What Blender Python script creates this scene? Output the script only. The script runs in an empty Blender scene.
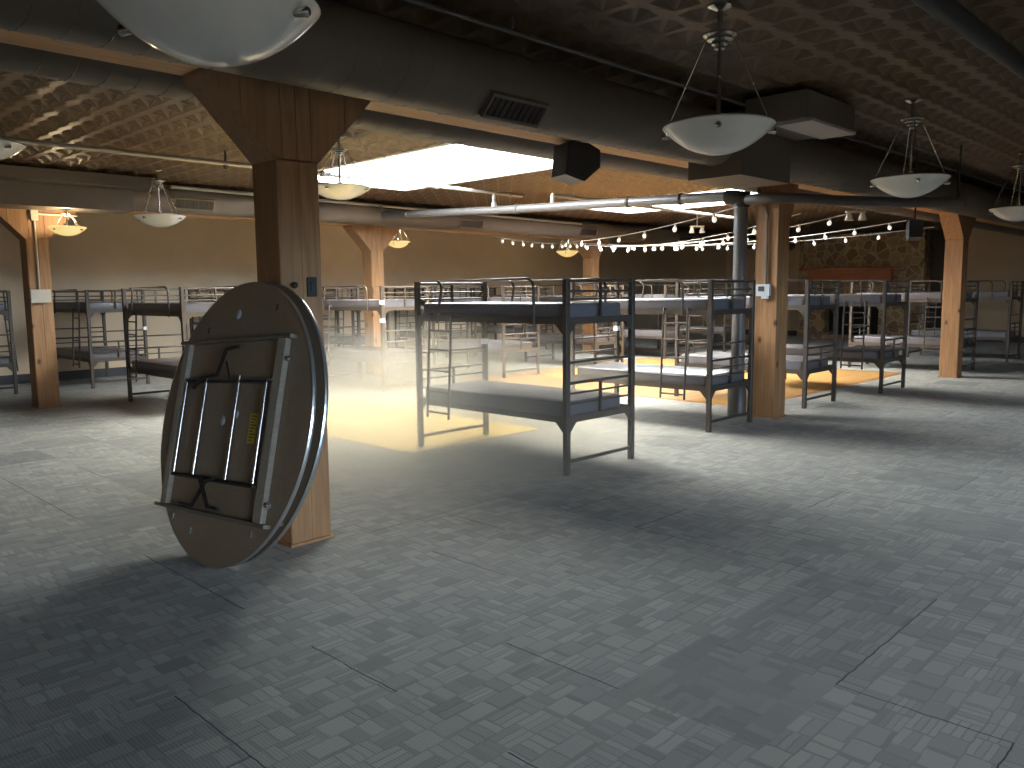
import bpy, bmesh, math, random
import numpy as np
from mathutils import Vector, Matrix
PI = math.pi
random.seed(4)
S = bpy.context.scene
C = S.collection

# ------------------------------------------------------------------ view
S.view_settings.view_transform = 'Standard'
S.view_settings.look = 'None'
S.view_settings.exposure = 0.2
S.view_settings.gamma = 1.0
S.view_settings.use_curve_mapping = False

EYE = Vector((0, 0, 1.55))
CR = Vector((0.6981978, -0.7158209, -0.0109681))
CD = Vector((-0.0887735, -0.0713652, -0.9934920))
CW = Vector((0.7103795, 0.6946276, -0.1133729))
cam = bpy.data.cameras.new('camera')
cam.sensor_width = 36.0
cam.lens = 812.8 / 1024 * 36.0
cam.clip_start = 0.05
cam.clip_end = 200
co = bpy.data.objects.new('camera', cam)
C.objects.link(co)
M = Matrix((CR, -CD, -CW)).transposed().to_4x4()
M.translation = EYE
co.matrix_world = M
S.camera = co
cy = S.cycles
cy.max_bounces = 10
cy.diffuse_bounces = 7
cy.glossy_bounces = 4
cy.transparent_max_bounces = 12
cy.volume_bounces = 1
cy.sample_clamp_indirect = 6.0
cy.use_denoising = True
try:
    cy.denoiser = 'OPENIMAGEDENOISE'
except Exception:
    pass

# ------------------------------------------------------------------ mesh helpers
class MB:
    def __init__(s):
        s.v = []; s.f = []; s.sm = []
    def add(s, vs, fs, smooth=False):
        o = len(s.v)
        s.v += [tuple(p) for p in vs]
        s.f += [tuple(i + o for i in f) for f in fs]
        s.sm += [smooth] * len(fs)
        return s
    def box(s, x0, y0, z0, x1, y1, z1):
        v = [(x0,y0,z0),(x1,y0,z0),(x1,y1,z0),(x0,y1,z0),(x0,y0,z1),(x1,y0,z1),(x1,y1,z1),(x0,y1,z1)]
        return s.add(v, [(0,3,2,1),(4,5,6,7),(0,1,5,4),(1,2,6,5),(2,3,7,6),(3,0,4,7)])
    def cbox(s, x0, y0, z0, x1, y1, z1, c=0.004, axis='z'):
        # a box whose four long edges are chamfered
        def ring(a0, b0, a1, b1):
            return [(a0+c,b0),(a1-c,b0),(a1,b0+c),(a1,b1-c),(a1-c,b1),(a0+c,b1),(a0,b1-c),(a0,b0+c)]
        if axis == 'z':
            r = ring(x0,y0,x1,y1); lo = [(a,b,z0) for a,b in r]; hi = [(a,b,z1) for a,b in r]
        elif axis == 'y':
            r = ring(x0,z0,x1,z1); lo = [(a,y1,b) for a,b in r]; hi = [(a,y0,b) for a,b in r]
        else:
            r = ring(y0,z0,y1,z1); lo = [(x0,a,b) for a,b in r]; hi = [(x1,a,b) for a,b in r]
        n = 8
        fs = [tuple(range(n-1,-1,-1)), tuple(range(n,2*n))]
        fs += [(i,(i+1)%n,n+(i+1)%n,n+i) for i in range(n)]
        return s.add(lo+hi, fs)
    def tube(s, pts, r, n=8, caps=True, closed=False):
        pts = [Vector(p) for p in pts]
        k = len(pts)
        rr = r if isinstance(r, (list, tuple)) else [r]*k
        d0 = (pts[1]-pts[0]).normalized()
        u = d0.orthogonal().normalized()
        vs = []
        for i, p in enumerate(pts):
            if closed:
                t = (pts[(i+1) % k]-pts[i-1]).normalized()
            elif i == 0: t = d0
            elif i == k-1: t = (pts[i]-pts[i-1]).normalized()
            else: t = ((pts[i]-pts[i-1]).normalized()+(pts[i+1]-pts[i]).normalized()).normalized()
            u = (u - t*u.dot(t))
            u = u.normalized() if u.length > 1e-6 else t.orthogonal().normalized()
            w = t.cross(u)
            sc = rr[i]
            for j in range(n):
                a = 2*PI*j/n
                vs.append(p+(u*math.cos(a)+w*math.sin(a))*sc)
        fs = []
        kk = k if closed else k-1
        for i in range(kk):
            i2 = (i+1) % k
            for j in range(n):
                fs.append((i*n+j, i*n+(j+1)%n, i2*n+(j+1)%n, i2*n+j))
        s.add(vs, fs, True)
        if caps and not closed:
            s.add([vs[j] for j in range(n)], [tuple(range(n-1,-1,-1))])
            s.add([vs[(k-1)*n+j] for j in range(n)], [tuple(range(n))])
        return s
    def lathe(s, prof, n=32, center=(0,0,0), axis='z', smooth=True, caps=True):
        vs = []
        cx, cyy, cz = center
        for r, h in prof:
            for j in range(n):
                a = 2*PI*j/n
                if axis == 'z': vs.append((cx+r*math.cos(a), cyy+r*math.sin(a), cz+h))
                elif axis == 'x': vs.append((cx+h, cyy+r*math.cos(a), cz+r*math.sin(a)))
                else: vs.append((cx+r*math.sin(a), cyy+h, cz+r*math.cos(a)))
        fs = []
        for i in range(len(prof)-1):
            for j in range(n):
                fs.append((i*n+j, i*n+(j+1)%n, (i+1)*n+(j+1)%n, (i+1)*n+j))
        s.add(vs, fs, smooth)
        if not caps: return s
        if prof[0][0] > 1e-4: s.add(vs[:n], [tuple(range(n-1,-1,-1))])
        if prof[-1][0] > 1e-4: s.add(vs[-n:], [tuple(range(n))])
        return s
    def prism(s, poly, a, b, plane='xz'):
        # polygon in a plane, pushed from a to b along the third axis
        def P(p, t):
            if plane == 'xz': return (p[0], t, p[1])
            if plane == 'yz': return (t, p[0], p[1])
            return (p[0], p[1], t)
        n = len(poly)
        vs = [P(p, a) for p in poly]+[P(p, b) for p in poly]
        fs = [tuple(range(n)), tuple(range(2*n-1, n-1, -1))]
        fs += [(i, n+i, n+(i+1)%n, (i+1)%n) for i in range(n)]
        return s.add(vs, fs)
    def mesh(s, name, mat=None, fix=True):
        me = bpy.data.meshes.new(name)
        me.from_pydata(s.v, [], s.f)
        me.polygons.foreach_set('use_smooth', s.sm)
        if fix:
            bm = bmesh.new(); bm.from_mesh(me)
            bmesh.ops.recalc_face_normals(bm, faces=bm.faces)
            bm.to_mesh(me); bm.free()
        if mat: me.materials.append(mat)
        me.update()
        return me
    def build(s, name, mat, parent=None, loc=None, fix=True):
        o = bpy.data.objects.new(name, s.mesh(name, mat, fix))
        C.objects.link(o)
        if parent: o.parent = parent
        if loc: o.location = loc
        return o

def tag(o, label, cat, group=None, kind=None):
    o['label'] = label; o['category'] = cat
    if group: o['group'] = group
    if kind: o['kind'] = kind
    return o
def thing(name, label, cat, loc=(0,0,0), rz=0, group=None):
    o = bpy.data.objects.new(name, None)
    o.empty_display_size = 0.1
    C.objects.link(o)
    o.location = loc; o.rotation_euler = (0,0,rz)
    return tag(o, label, cat, group)
def struct(o):
    o['kind'] = 'structure'
    return o
KIDS = {}
def kids(o):
    return [c for c in C.objects if c.parent == o]
def copy_tree(o, parent=None):
    c = o.copy(); C.objects.link(c)
    if parent: c.parent = parent
    for ch in kids(o): copy_tree(ch, c)
    return c

# ------------------------------------------------------------------ materials
def nmat(name):
    m = bpy.data.materials.new(name); m.use_nodes = True
    nt = m.node_tree
    return m, nt, nt.nodes, nt.links, nt.nodes['Principled BSDF']
def plain(name, col, rough=0.5, metal=0.0, spec=0.5, noise=0.0, scale=8.0, coat=0.0, bump=0.0):
    m, nt, N, L, b = nmat(name)
    b.inputs['Base Color'].default_value = (*col, 1)
    b.inputs['Roughness'].default_value = rough
    b.inputs['Metallic'].default_value = metal
    b.inputs['Specular IOR Level'].default_value = spec
    b.inputs['Coat Weight'].default_value = coat
    if noise or bump:
        tc = N.new('ShaderNodeTexCoord'); nz = N.new('ShaderNodeTexNoise')
        nz.inputs['Scale'].default_value = scale; nz.inputs['Detail'].default_value = 5
        L.new(tc.outputs['Object'], nz.inputs['Vector'])
        if noise:
            mx = N.new('ShaderNodeMix'); mx.data_type = 'RGBA'
            mx.inputs['A'].default_value = (*[c*(1-noise) for c in col], 1)
            mx.inputs['B'].default_value = (*[min(1, c*(1+noise)) for c in col], 1)
            L.new(nz.outputs['Fac'], mx.inputs['Factor'])
            L.new(mx.outputs['Result'], b.inputs['Base Color'])
        if bump:
            bp = N.new('ShaderNodeBump'); bp.inputs['Strength'].default_value = bump; bp.inputs['Distance'].default_value = 0.01
            L.new(nz.outputs['Fac'], bp.inputs['Height']); L.new(bp.outputs['Normal'], b.inputs['Normal'])
    return m
def wood(name, c1, c2, axis='z', scale=1.0, rough=0.55, knots=True):
    m, nt, N, L, b = nmat(name)
    tc = N.new('ShaderNodeTexCoord'); mp = N.new('ShaderNodeMapping')
    st = {'z': (9, 9, 0.7), 'x': (0.7, 9, 9), 'y': (9, 0.7, 9)}[axis]
    mp.inputs['Scale'].default_value = tuple(q*scale for q in st)
    L.new(tc.outputs['Object'], mp.inputs['Vector'])
    nz = N.new('ShaderNodeTexNoise'); nz.inputs['Scale'].default_value = 3; nz.inputs['Detail'].default_value = 6
    nz.inputs['Distortion'].default_value = 0.6
    L.new(mp.outputs['Vector'], nz.inputs['Vector'])
    cr = N.new('ShaderNodeValToRGB')
    cr.color_ramp.elements[0].position = 0.3; cr.color_ramp.elements[0].color = (*c1, 1)
    cr.color_ramp.elements[1].position = 0.7; cr.color_ramp.elements[1].color = (*c2, 1)
    L.new(nz.outputs['Fac'], cr.inputs['Fac'])
    out = cr.outputs['Color']
    if knots:
        mk = N.new('ShaderNodeMapping')
        mk.inputs['Scale'].default_value = {'z': (3, 3, 1.9), 'x': (1.9, 3, 3), 'y': (3, 1.9, 3)}[axis]
        L.new(tc.outputs['Object'], mk.inputs['Vector'])
        vo = N.new('ShaderNodeTexVoronoi'); vo.inputs['Scale'].default_value = 1.25
        L.new(mk.outputs['Vector'], vo.inputs['Vector'])
        kr = N.new('ShaderNodeValToRGB')
        kr.color_ramp.elements[0].position = 0.05; kr.color_ramp.elements[0].color = (1,1,1,1)
        kr.color_ramp.elements[1].position = 0.13; kr.color_ramp.elements[1].color = (0,0,0,1)
        L.new(vo.outputs['Distance'], kr.inputs['Fac'])
        mx = N.new('ShaderNodeMix'); mx.data_type = 'RGBA'
        L.new(kr.outputs['Color'], mx.inputs['Factor']); L.new(out, mx.inputs['A'])
        mx.inputs['B'].default_value = (c1[0]*0.3, c1[1]*0.25, c1[2]*0.25, 1)
        out = mx.outputs['Result']
    L.new(out, b.inputs['Base Color'])
    b.inputs['Roughness'].default_value = rough
    bp = N.new('ShaderNodeBump'); bp.inputs['Strength'].default_value = 0.25; bp.inputs['Distance'].default_value = 0.004
    L.new(nz.outputs['Fac'], bp.inputs['Height']); L.new(bp.outputs['Normal'], b.inputs['Normal'])
    return m

def carpet():
    m, nt, N, L, b = nmat('carpet')
    tc = N.new('ShaderNodeTexCoord')
    T = 0.61
    def math_(op, a, bb=None, cc=None):
        n = N.new('ShaderNodeMath'); n.operation = op
        for i, q in enumerate((a, bb, cc)):
            if q is None: continue
            if isinstance(q, (int, float)): n.inputs[i].default_value = q
            else: L.new(q, n.inputs[i])
        return n.outputs[0]
    jn = N.new('ShaderNodeTexNoise'); jn.inputs['Scale'].default_value = 14; jn.inputs['Detail'].default_value = 2
    L.new(tc.outputs['Object'], jn.inputs['Vector'])
    jm = N.new('ShaderNodeVectorMath'); jm.operation = 'MULTIPLY_ADD'; jm.inputs[1].default_value = (0.016, 0.016, 0); jm.inputs[2].default_value = (-0.008, -0.008, 0)
    L.new(jn.outputs['Color'], jm.inputs[0])
    ja = N.new('ShaderNodeVectorMath'); ja.operation = 'ADD'; L.new(tc.outputs['Object'], ja.inputs[0]); L.new(jm.outputs[0], ja.inputs[1])
    sep = N.new('ShaderNodeSeparateXYZ'); L.new(ja.outputs[0], sep.inputs[0])
    x, y = sep.outputs[0], sep.outputs[1]
    tx = math_('FLOOR', math_('DIVIDE', x, T)); ty = math_('FLOOR', math_('DIVIDE', y, T))
    cmb = N.new('ShaderNodeCombineXYZ'); L.new(tx, cmb.inputs[0]); L.new(ty, cmb.inputs[1])
    wn = N.new('ShaderNodeTexWhiteNoise'); wn.noise_dimensions = '3D'; L.new(cmb.outputs[0], wn.inputs['Vector'])
    tile_r = wn.outputs['Value']
    def mixf(f, a, bb):
        n = N.new('ShaderNodeMix'); n.data_type = 'FLOAT'
        L.new(f, n.inputs['Factor'])
        for k, q in (('A', a), ('B', bb)):
            if isinstance(q, (int, float)): n.inputs[k].default_value = q
            else: L.new(q, n.inputs[k])
        return n.outputs['Result']
    def rnd(a, bb, seed):
        c_ = N.new('ShaderNodeCombineXYZ'); L.new(a, c_.inputs[0]); L.new(bb, c_.inputs[1])
        if isinstance(seed, float): c_.inputs[2].default_value = seed
        else: L.new(seed, c_.inputs[2])
        w_ = N.new('ShaderNodeTexWhiteNoise'); L.new(c_.outputs[0], w_.inputs['Vector'])
        return w_.outputs['Value']
    # blocks of loop pile, each a small bundle of stripes turned one way or the other
    CU, CV = 0.138, 0.102
    rowv = math_('FLOOR', math_('DIVIDE', y, CV))
    gx = math_('ADD', math_('DIVIDE', x, CU), math_('MULTIPLY', rowv, 0.37))
    cu = math_('FLOOR', gx)
    lu = math_('FRACT', gx); lv = math_('FRACT', math_('DIVIDE', y, CV))
    turn = math_('GREATER_THAN', rnd(cu, rowv, 1.5), 0.48)
    v = mixf(turn, lv, lu); u = mixf(turn, lu, lv)
    ns = math_('ADD', math_('FLOOR', math_('MULTIPLY', rnd(cu, rowv, 4.5), 3.99)), 1.0)
    sv = math_('MULTIPLY', v, ns)
    si = math_('FLOOR', sv)
    shade = rnd(cu, rowv, math_('ADD', si, 9.0))
    cellsh = rnd(cu, rowv, 21.0)
    edge = math_('MAXIMUM', math_('LESS_THAN', math_('FRACT', sv), 0.20), math_('LESS_THAN', u, 0.07))
    blk = math_('ADD', math_('MULTIPLY', shade, 0.50), math_('MULTIPLY', cellsh, 0.30))
    blk = math_('ADD', blk, 0.30)
    gapv = math_('MULTIPLY_ADD', rnd(cu, rowv, 51.0), 0.55, 0.08)
    blk = mixf(edge, blk, math_('MULTIPLY', math_('ADD', blk, gapv), 0.38))
    # a few tiles are a plain fine rib
    plain_t = math_('GREATER_THAN', rnd(tx, ty, 33.0), 0.93)
    blk = mixf(plain_t, blk, math_('MULTIPLY_ADD', shade, 0.30, 0.22))
    rib = math_('SINE', math_('MULTIPLY', x, 2*PI/0.0130))
    rib = math_('MULTIPLY_ADD', rib, 0.5, 0.5)
    # fibre and wear
    nz = N.new('ShaderNodeTexNoise'); nz.inputs['Scale'].default_value = 160; nz.inputs['Detail'].default_value = 3
    L.new(tc.outputs['Object'], nz.inputs['Vector'])
    nw = N.new('ShaderNodeTexNoise'); nw.inputs['Scale'].default_value = 0.55; nw.inputs['Detail'].default_value = 5
    L.new(tc.outputs['Object'], nw.inputs['Vector'])
    val = math_('ADD', math_('MULTIPLY', blk, 0.58), math_('MULTIPLY', rib, 0.12))
    val = math_('ADD', val, math_('MULTIPLY', nz.outputs['Fac'], 0.16))
    val = math_('ADD', val, math_('MULTIPLY', nw.outputs['Fac'], 0.14))
    # some darker replacement tiles
    dk = math_('LESS_THAN', tile_r, 0.10)
    cr = N.new('ShaderNodeValToRGB')
    e = cr.color_ramp.elements
    e[0].position = 0.24; e[0].color = (0.145, 0.148, 0.138, 1)
    e[1].position = 0.78; e[1].color = (0.345, 0.335, 0.300, 1)
    L.new(val, cr.inputs['Fac'])
    mul = N.new('ShaderNodeMix'); mul.data_type = 'RGBA'; mul.blend_type = 'MULTIPLY'
    L.new(math_('MULTIPLY', dk, 0.35), mul.inputs['Factor'])
    L.new(cr.outputs['Color'], mul.inputs['A']); mul.inputs['B'].default_value = (0.45, 0.5, 0.52, 1)
    # open seams between some tiles
    fx = math_('FRACT', math_('DIVIDE', x, T)); fy = math_('FRACT', math_('DIVIDE', y, T))
    sx = math_('MULTIPLY', math_('LESS_THAN', fx, 0.010), math_('GREATER_THAN', tile_r, 0.72))
    sy = math_('MULTIPLY', math_('LESS_THAN', fy, 0.010), math_('LESS_THAN', tile_r, 0.22))
    seam = math_('MAXIMUM', sx, sy)
    m2 = N.new('ShaderNodeMix'); m2.data_type = 'RGBA'
    L.new(seam, m2.inputs['Factor']); L.new(mul.outputs['Result'], m2.inputs['A'])
    m2.inputs['B'].default_value = (0.02, 0.02, 0.02, 1)
    L.new(m2.outputs['Result'], b.inputs['Base Color'])
    b.inputs['Roughness'].default_value = 0.85
    b.inputs['Specular IOR Level'].default_value = 0.25
    b.inputs['Sheen Weight'].default_value = 0.15
    bp = N.new('ShaderNodeBump'); bp.inputs['Strength'].default_value = 0.5; bp.inputs['Distance'].default_value = 0.006
    L.new(val, bp.inputs['Height']); L.new(bp.outputs['Normal'], b.inputs['Normal'])
    return m

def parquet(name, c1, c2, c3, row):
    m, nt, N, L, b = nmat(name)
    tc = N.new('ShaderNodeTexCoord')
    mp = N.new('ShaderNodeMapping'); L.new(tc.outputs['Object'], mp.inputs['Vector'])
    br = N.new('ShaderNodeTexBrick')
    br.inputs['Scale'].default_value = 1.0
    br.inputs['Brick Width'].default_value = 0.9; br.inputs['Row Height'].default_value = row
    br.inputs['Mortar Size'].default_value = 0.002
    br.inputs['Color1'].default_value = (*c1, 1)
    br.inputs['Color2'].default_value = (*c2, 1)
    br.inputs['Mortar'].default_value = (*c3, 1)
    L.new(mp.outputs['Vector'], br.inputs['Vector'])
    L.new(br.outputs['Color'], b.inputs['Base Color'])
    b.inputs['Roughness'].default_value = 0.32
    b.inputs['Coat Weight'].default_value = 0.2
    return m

def stone():
    m, nt, N, L, b = nmat('fieldstone')
    tc = N.new('ShaderNodeTexCoord')
    nz = N.new('ShaderNodeTexNoise'); nz.inputs['Scale'].default_value = 3; L.new(tc.outputs['Object'], nz.inputs['Vector'])
    ad = N.new('ShaderNodeMix'); ad.data_type = 'RGBA'; ad.inputs['Factor'].default_value = 0.12
    L.new(tc.outputs['Object'], ad.inputs['A']); L.new(nz.outputs['Color'], ad.inputs['B'])
    vo = N.new('ShaderNodeTexVoronoi'); vo.feature = 'DISTANCE_TO_EDGE'; vo.inputs['Scale'].default_value = 4.2
    vc = N.new('ShaderNodeTexVoronoi'); vc.inputs['Scale'].default_value = 4.2
    L.new(ad.outputs['Result'], vo.inputs['Vector']); L.new(ad.outputs['Result'], vc.inputs['Vector'])
    cr = N.new('ShaderNodeValToRGB')
    cr.color_ramp.elements[0].color = (0.22, 0.14, 0.07, 1); cr.color_ramp.elements[1].color = (0.42, 0.30, 0.16, 1)
    sx = N.new('ShaderNodeSeparateColor'); L.new(vc.outputs['Color'], sx.inputs[0]); L.new(sx.outputs[0], cr.inputs['Fac'])
    k = N.new('ShaderNodeValToRGB')
    k.color_ramp.elements[0].position = 0.03; k.color_ramp.elements[0].color = (1,1,1,1)
    k.color_ramp.elements[1].position = 0.07; k.color_ramp.elements[1].color = (0,0,0,1)
    L.new(vo.outputs['Distance'], k.inputs['Fac'])
    mx = N.new('ShaderNodeMix'); mx.data_type = 'RGBA'
    L.new(k.outputs['Color'], mx.inputs['Factor']); L.new(cr.outputs['Color'], mx.inputs['A'])
    mx.inputs['B'].default_value = (0.52, 0.41, 0.25, 1)
    L.new(mx.outputs['Result'], b.inputs['Base Color'])
    bp = N.new('ShaderNodeBump'); bp.inputs['Strength'].default_value = 0.8; bp.inputs['Distance'].default_value = 0.03
    L.new(vo.outputs['Distance'], bp.inputs['Height']); L.new(bp.outputs['Normal'], b.inputs['Normal'])
    b.inputs['Roughness'].default_value = 0.85
    return m

def glass_pane():
    m = bpy.data.materials.new('clear_pane'); m.use_nodes = True
    N = m.node_tree.nodes; L = m.node_tree.links
    N.remove(N['Principled BSDF'])
    out = N['Material Output']
    t = N.new('ShaderNodeBsdfTransparent'); t.inputs[0].default_value = (0.95, 0.97, 0.97, 1)
    g = N.new('ShaderNodeBsdfGlossy'); g.inputs['Roughness'].default_value = 0.03
    mx = N.new('ShaderNodeMixShader'); mx.inputs[0].default_value = 0.04
    L.new(t.outputs[0], mx.inputs[1]); L.new(g.outputs[0], mx.inputs[2]); L.new(mx.outputs[0], out.inputs[0])
    return m

MC = carpet()
MPARQ = parquet('oak_parquet', (0.46, 0.25, 0.085), (0.56, 0.33, 0.125), (0.16, 0.08, 0.03), 0.083)
MSTONE = stone()
MPANE = glass_pane()
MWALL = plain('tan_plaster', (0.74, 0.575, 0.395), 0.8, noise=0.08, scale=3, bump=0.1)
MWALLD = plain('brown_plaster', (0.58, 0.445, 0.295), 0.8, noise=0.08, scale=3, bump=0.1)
MBASE = plain('charcoal_skirting', (0.05, 0.05, 0.055), 0.6)
MTIN = plain('bronze_tin', (0.115, 0.074, 0.041), 0.42, metal=0.15, noise=0.08, scale=1.5)
MWHITE = plain('white_drywall', (0.84, 0.84, 0.84), 0.8)
MDUCT = plain('brown_duct', (0.135, 0.108, 0.085), 0.52, metal=0.1, noise=0.10, scale=2)
MREG = plain('dark_register', (0.035, 0.025, 0.02), 0.6)
MCOL = wood('fir_timber', (0.30, 0.145, 0.060), (0.43, 0.230, 0.100), 'z', rough=0.6)
MBEAM = wood('fir_beam', (0.40, 0.20, 0.085), (0.54, 0.30, 0.13), 'x', rough=0.6)
MBRACK = wood('fir_bracket', (0.28, 0.145, 0.068), (0.40, 0.220, 0.105), 'z', rough=0.65)
MBED = plain('dark_bed_steel', (0.072, 0.055, 0.043), 0.48, metal=0.1, noise=0.1, scale=20)
MMAT = plain('blue_grey_vinyl', (0.140, 0.130, 0.142), 0.33, noise=0.12, scale=5, bump=0.12)
MTAG = plain('white_paper', (0.9, 0.9, 0.88), 0.6)
MGALV = plain('grey_pipe', (0.115, 0.104, 0.098), 0.45, metal=0.2, noise=0.1, scale=6)
MSILV = plain('white_pipe', (0.30, 0.28, 0.26), 0.35, metal=0.2)
MBLK = plain('black_plastic', (0.025, 0.024, 0.023), 0.5)
MIRON = plain('dark_iron', (0.05, 0.042, 0.036), 0.5, metal=0.5)
MCHROME = plain('brushed_nickel', (0.55, 0.53, 0.50), 0.22, metal=1.0)
MBOX = plain('beige_box', (0.62, 0.56, 0.45), 0.5)
MGREYBOX = plain('light_grey_plastic', (0.62, 0.63, 0.65), 0.4)
MTABLE = wood('brown_plywood', (0.28, 0.20, 0.132), (0.33, 0.24, 0.162), 'z', scale=1.3, rough=0.5, knots=False)
MAPRON = wood('pale_batten', (0.34, 0.285, 0.22), (0.42, 0.36, 0.28), 'z', scale=2, rough=0.55, knots=False)
MCROSS = wood('dark_batten', (0.16, 0.13, 0.095), (0.21, 0.17, 0.125), 'y', scale=2, rough=0.55, knots=False)
MALU = plain('aluminium_edge', (0.70, 0.70, 0.68), 0.3, metal=0.9)
MYEL = plain('yellow_label', (0.72, 0.55, 0.06), 0.5)
MINK = plain('black_ink', (0.03, 0.03, 0.03), 0.6)
MMANT = wood('cherry_mantel', (0.36, 0.10, 0.035), (0.50, 0.16, 0.055), 'y', rough=0.4, knots=False)
MFBOX = plain('firebox_black', (0.012, 0.010, 0.009), 0.9)  # near-black fill for the firebox opening
def bowl_mat(name, emit):
    m, nt, N, L, b = nmat(name)
    b.inputs['Base Color'].default_value = (0.80, 0.81, 0.80, 1)
    b.inputs['Roughness'].default_value = 0.16
    b.inputs['Coat Weight'].default_value = 0.4
    tc = N.new('ShaderNodeTexCoord'); nz = N.new('ShaderNodeTexNoise'); nz.inputs['Scale'].default_value = 4
    nz.inputs['Distortion'].default_value = 1.5; L.new(tc.outputs['Object'], nz.inputs['Vector'])
    cr = N.new('ShaderNodeValToRGB'); cr.color_ramp.elements[0].color = (0.70,0.71,0.71,1); cr.color_ramp.elements[1].color = (0.88,0.87,0.84,1)
    L.new(nz.outputs['Fac'], cr.inputs['Fac']); L.new(cr.outputs['Color'], b.inputs['Base Color'])
    b.inputs['Subsurface Weight'].default_value = 0.0
    if emit:
        b.inputs['Emission Color'].default_value = (1.0, 0.70, 0.22, 1)
        b.inputs['Emission Strength'].default_value = emit
    return m
MBOWL = bowl_mat('alabaster_glass', 0)
MBOWLON = bowl_mat('lit_alabaster_glass', 0.75)
mb, nt, N, L, b = nmat('bulb_glass')
b.inputs['Base Color'].default_value = (0.9, 0.9, 0.88, 1); b.inputs['Roughness'].default_value = 0.1
b.inputs['Emission Color'].default_value = (1, 0.93, 0.8, 1); b.inputs['Emission Strength'].default_value = 0.7
MBULB = mb
MCABLE = plain('pale_cable', (0.55, 0.53, 0.50), 0.4)

# ------------------------------------------------------------------ room shell
X0, X1, Y0, Y1, ZC = -5.0, 25.58, -6.0, 16.47, 3.22
fl = MB().box(X0-0.2, Y0-0.2, -0.15, X1+0.2, Y1+0.2, 0.0).build('floor', MC); struct(fl)
def wall(name, a, mat): return struct(MB().box(*a).build(name, mat))
ZT = 3.75
wall('wall_back', (X0-0.2, Y1, 0, X1+0.2, Y1+0.2, ZT), MWALL)
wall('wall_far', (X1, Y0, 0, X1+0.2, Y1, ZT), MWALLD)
wall('wall_near', (X0-0.2, Y0, 0, X0, Y1, ZT), MWALL)
# wall behind the camera with two window openings
WIN = [(-1.5, 1.0, 1.1, 2.2), (3.6, 6.1, 1.1, 2.2)]
wr = MB()
xs = [X0-0.2]
for (a, bb, z0, z1) in WIN:
    wr.box(xs[-1], Y0-0.2, 0, a, Y0, ZT); wr.box(a, Y0-0.2, 0, bb, Y0, z0); wr.box(a, Y0-0.2, z1, bb, Y0, ZT); xs.append(bb)
wr.box(xs[-1], Y0-0.2, 0, X1+0.2, Y0, ZT)
struct(wr.build('wall_right', MWALL))
struct(MB().box(X0, Y1-0.022, 0, X1-0.02, Y1, 0.165).build('baseboard_back', MBASE))
struct(MB().box(X1-0.022, Y0, 0, X1, Y1-0.022, 0.165).build('baseboard_far', MBASE))

# skylights: position in tin tiles of 0.305 m
TS = 0.305
GX, GY = 6.24 - 20*TS, 6.60 - 20*TS        # tile lattice origin
SKY = [(6.24, 6.60, 7, 13), (6.24+20*TS, 6.60+1*TS, 7, 12)]
def sky_rect(s): return (s[0], s[1], s[0]+s[2]*TS, s[1]+s[3]*TS)

# pressed-tin ceiling: one star per tile
nx0, nx1 = 0, int((X1-GX)/TS)+1
ny0, ny1 = 0, int((Y1-GY)/TS)+1
def in_sky(cx, cyy):
    for s in SKY:
        r = sky_rect(s)
        if r[0] < cx < r[2] and r[1] < cyy < r[3]: return True
    return False
tv, tf = [], []
h2 = TS/2
pts = [(0, 0, -0.048)]
for k in range(8):
    a = k*PI/4
    rr = h2*0.90 if k % 2 == 0 else h2*1.05
    pts.append((rr*math.cos(a), rr*math.sin(a), -0.001))
for k in range(8):
    a = k*PI/4+PI/8
    pts.append((h2*0.62*math.cos(a), h2*0.62*math.sin(a), 0.018))
B = [(1,0),(1,1),(0,1),(-1,1),(-1,0),(-1,-1),(0,-1),(1,-1)]
for bx, by in B: pts.append((bx*h2, by*h2, 0.0))
fcs = []
for k in range(8):
    k2 = (k+1) % 8
    t, t2, va, o1, o2 = 1+k, 1+k2, 9+k, 17+k, 17+k2
    fcs += [(0, va, t), (0, t2, va), (t, va, t2), (t, t2, o2), (t, o2, o1)]
P0 = np.array(pts, dtype=np.float64)
F0 = np.array(fcs, dtype=np.int64)
cs = []
for i in range(nx0, nx1):
    for j in range(ny0, ny1):
        cx, cyy = GX+(i+0.5)*TS, GY+(j+0.5)*TS
        if cx > X1+h2 or cyy > Y1+h2 or in_sky(cx, cyy): continue
        cs.append((cx, cyy, ZC))
cs = np.array(cs)
VV = (P0[None]+cs[:, None, :]).reshape(-1, 3)
FF = (F0[None]+(np.arange(len(cs))*len(P0))[:, None, None]).reshape(-1, 3)
me = bpy.data.meshes.new('ceiling')
me.vertices.add(len(VV)); me.vertices.foreach_set('co', VV.astype(np.float32).ravel())
me.loops.add(len(FF)*3); me.loops.foreach_set('vertex_index', FF.astype(np.int32).ravel())
me.polygons.add(len(FF))
me.polygons.foreach_set('loop_start', (np.arange(len(FF))*3).astype(np.int32))
me.polygons.foreach_set('loop_total', np.full(len(FF), 3, dtype=np.int32))
me.update(calc_edges=True); me.validate()
me.materials.append(MTIN)
ceil = bpy.data.objects.new('ceiling', me); C.objects.link(ceil); struct(ceil)
# flat tin beyond the stars (behind and beside the camera)
fb = MB()
fb.box(X0-0.2, Y0-0.2, ZC, GX, Y1+0.2, ZC+0.06)
fb.box(GX, Y0-0.2, ZC, X1+0.2, GY, ZC+0.06)
fb.build('ceiling_2', MTIN).__setitem__('kind', 'structure')
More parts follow.
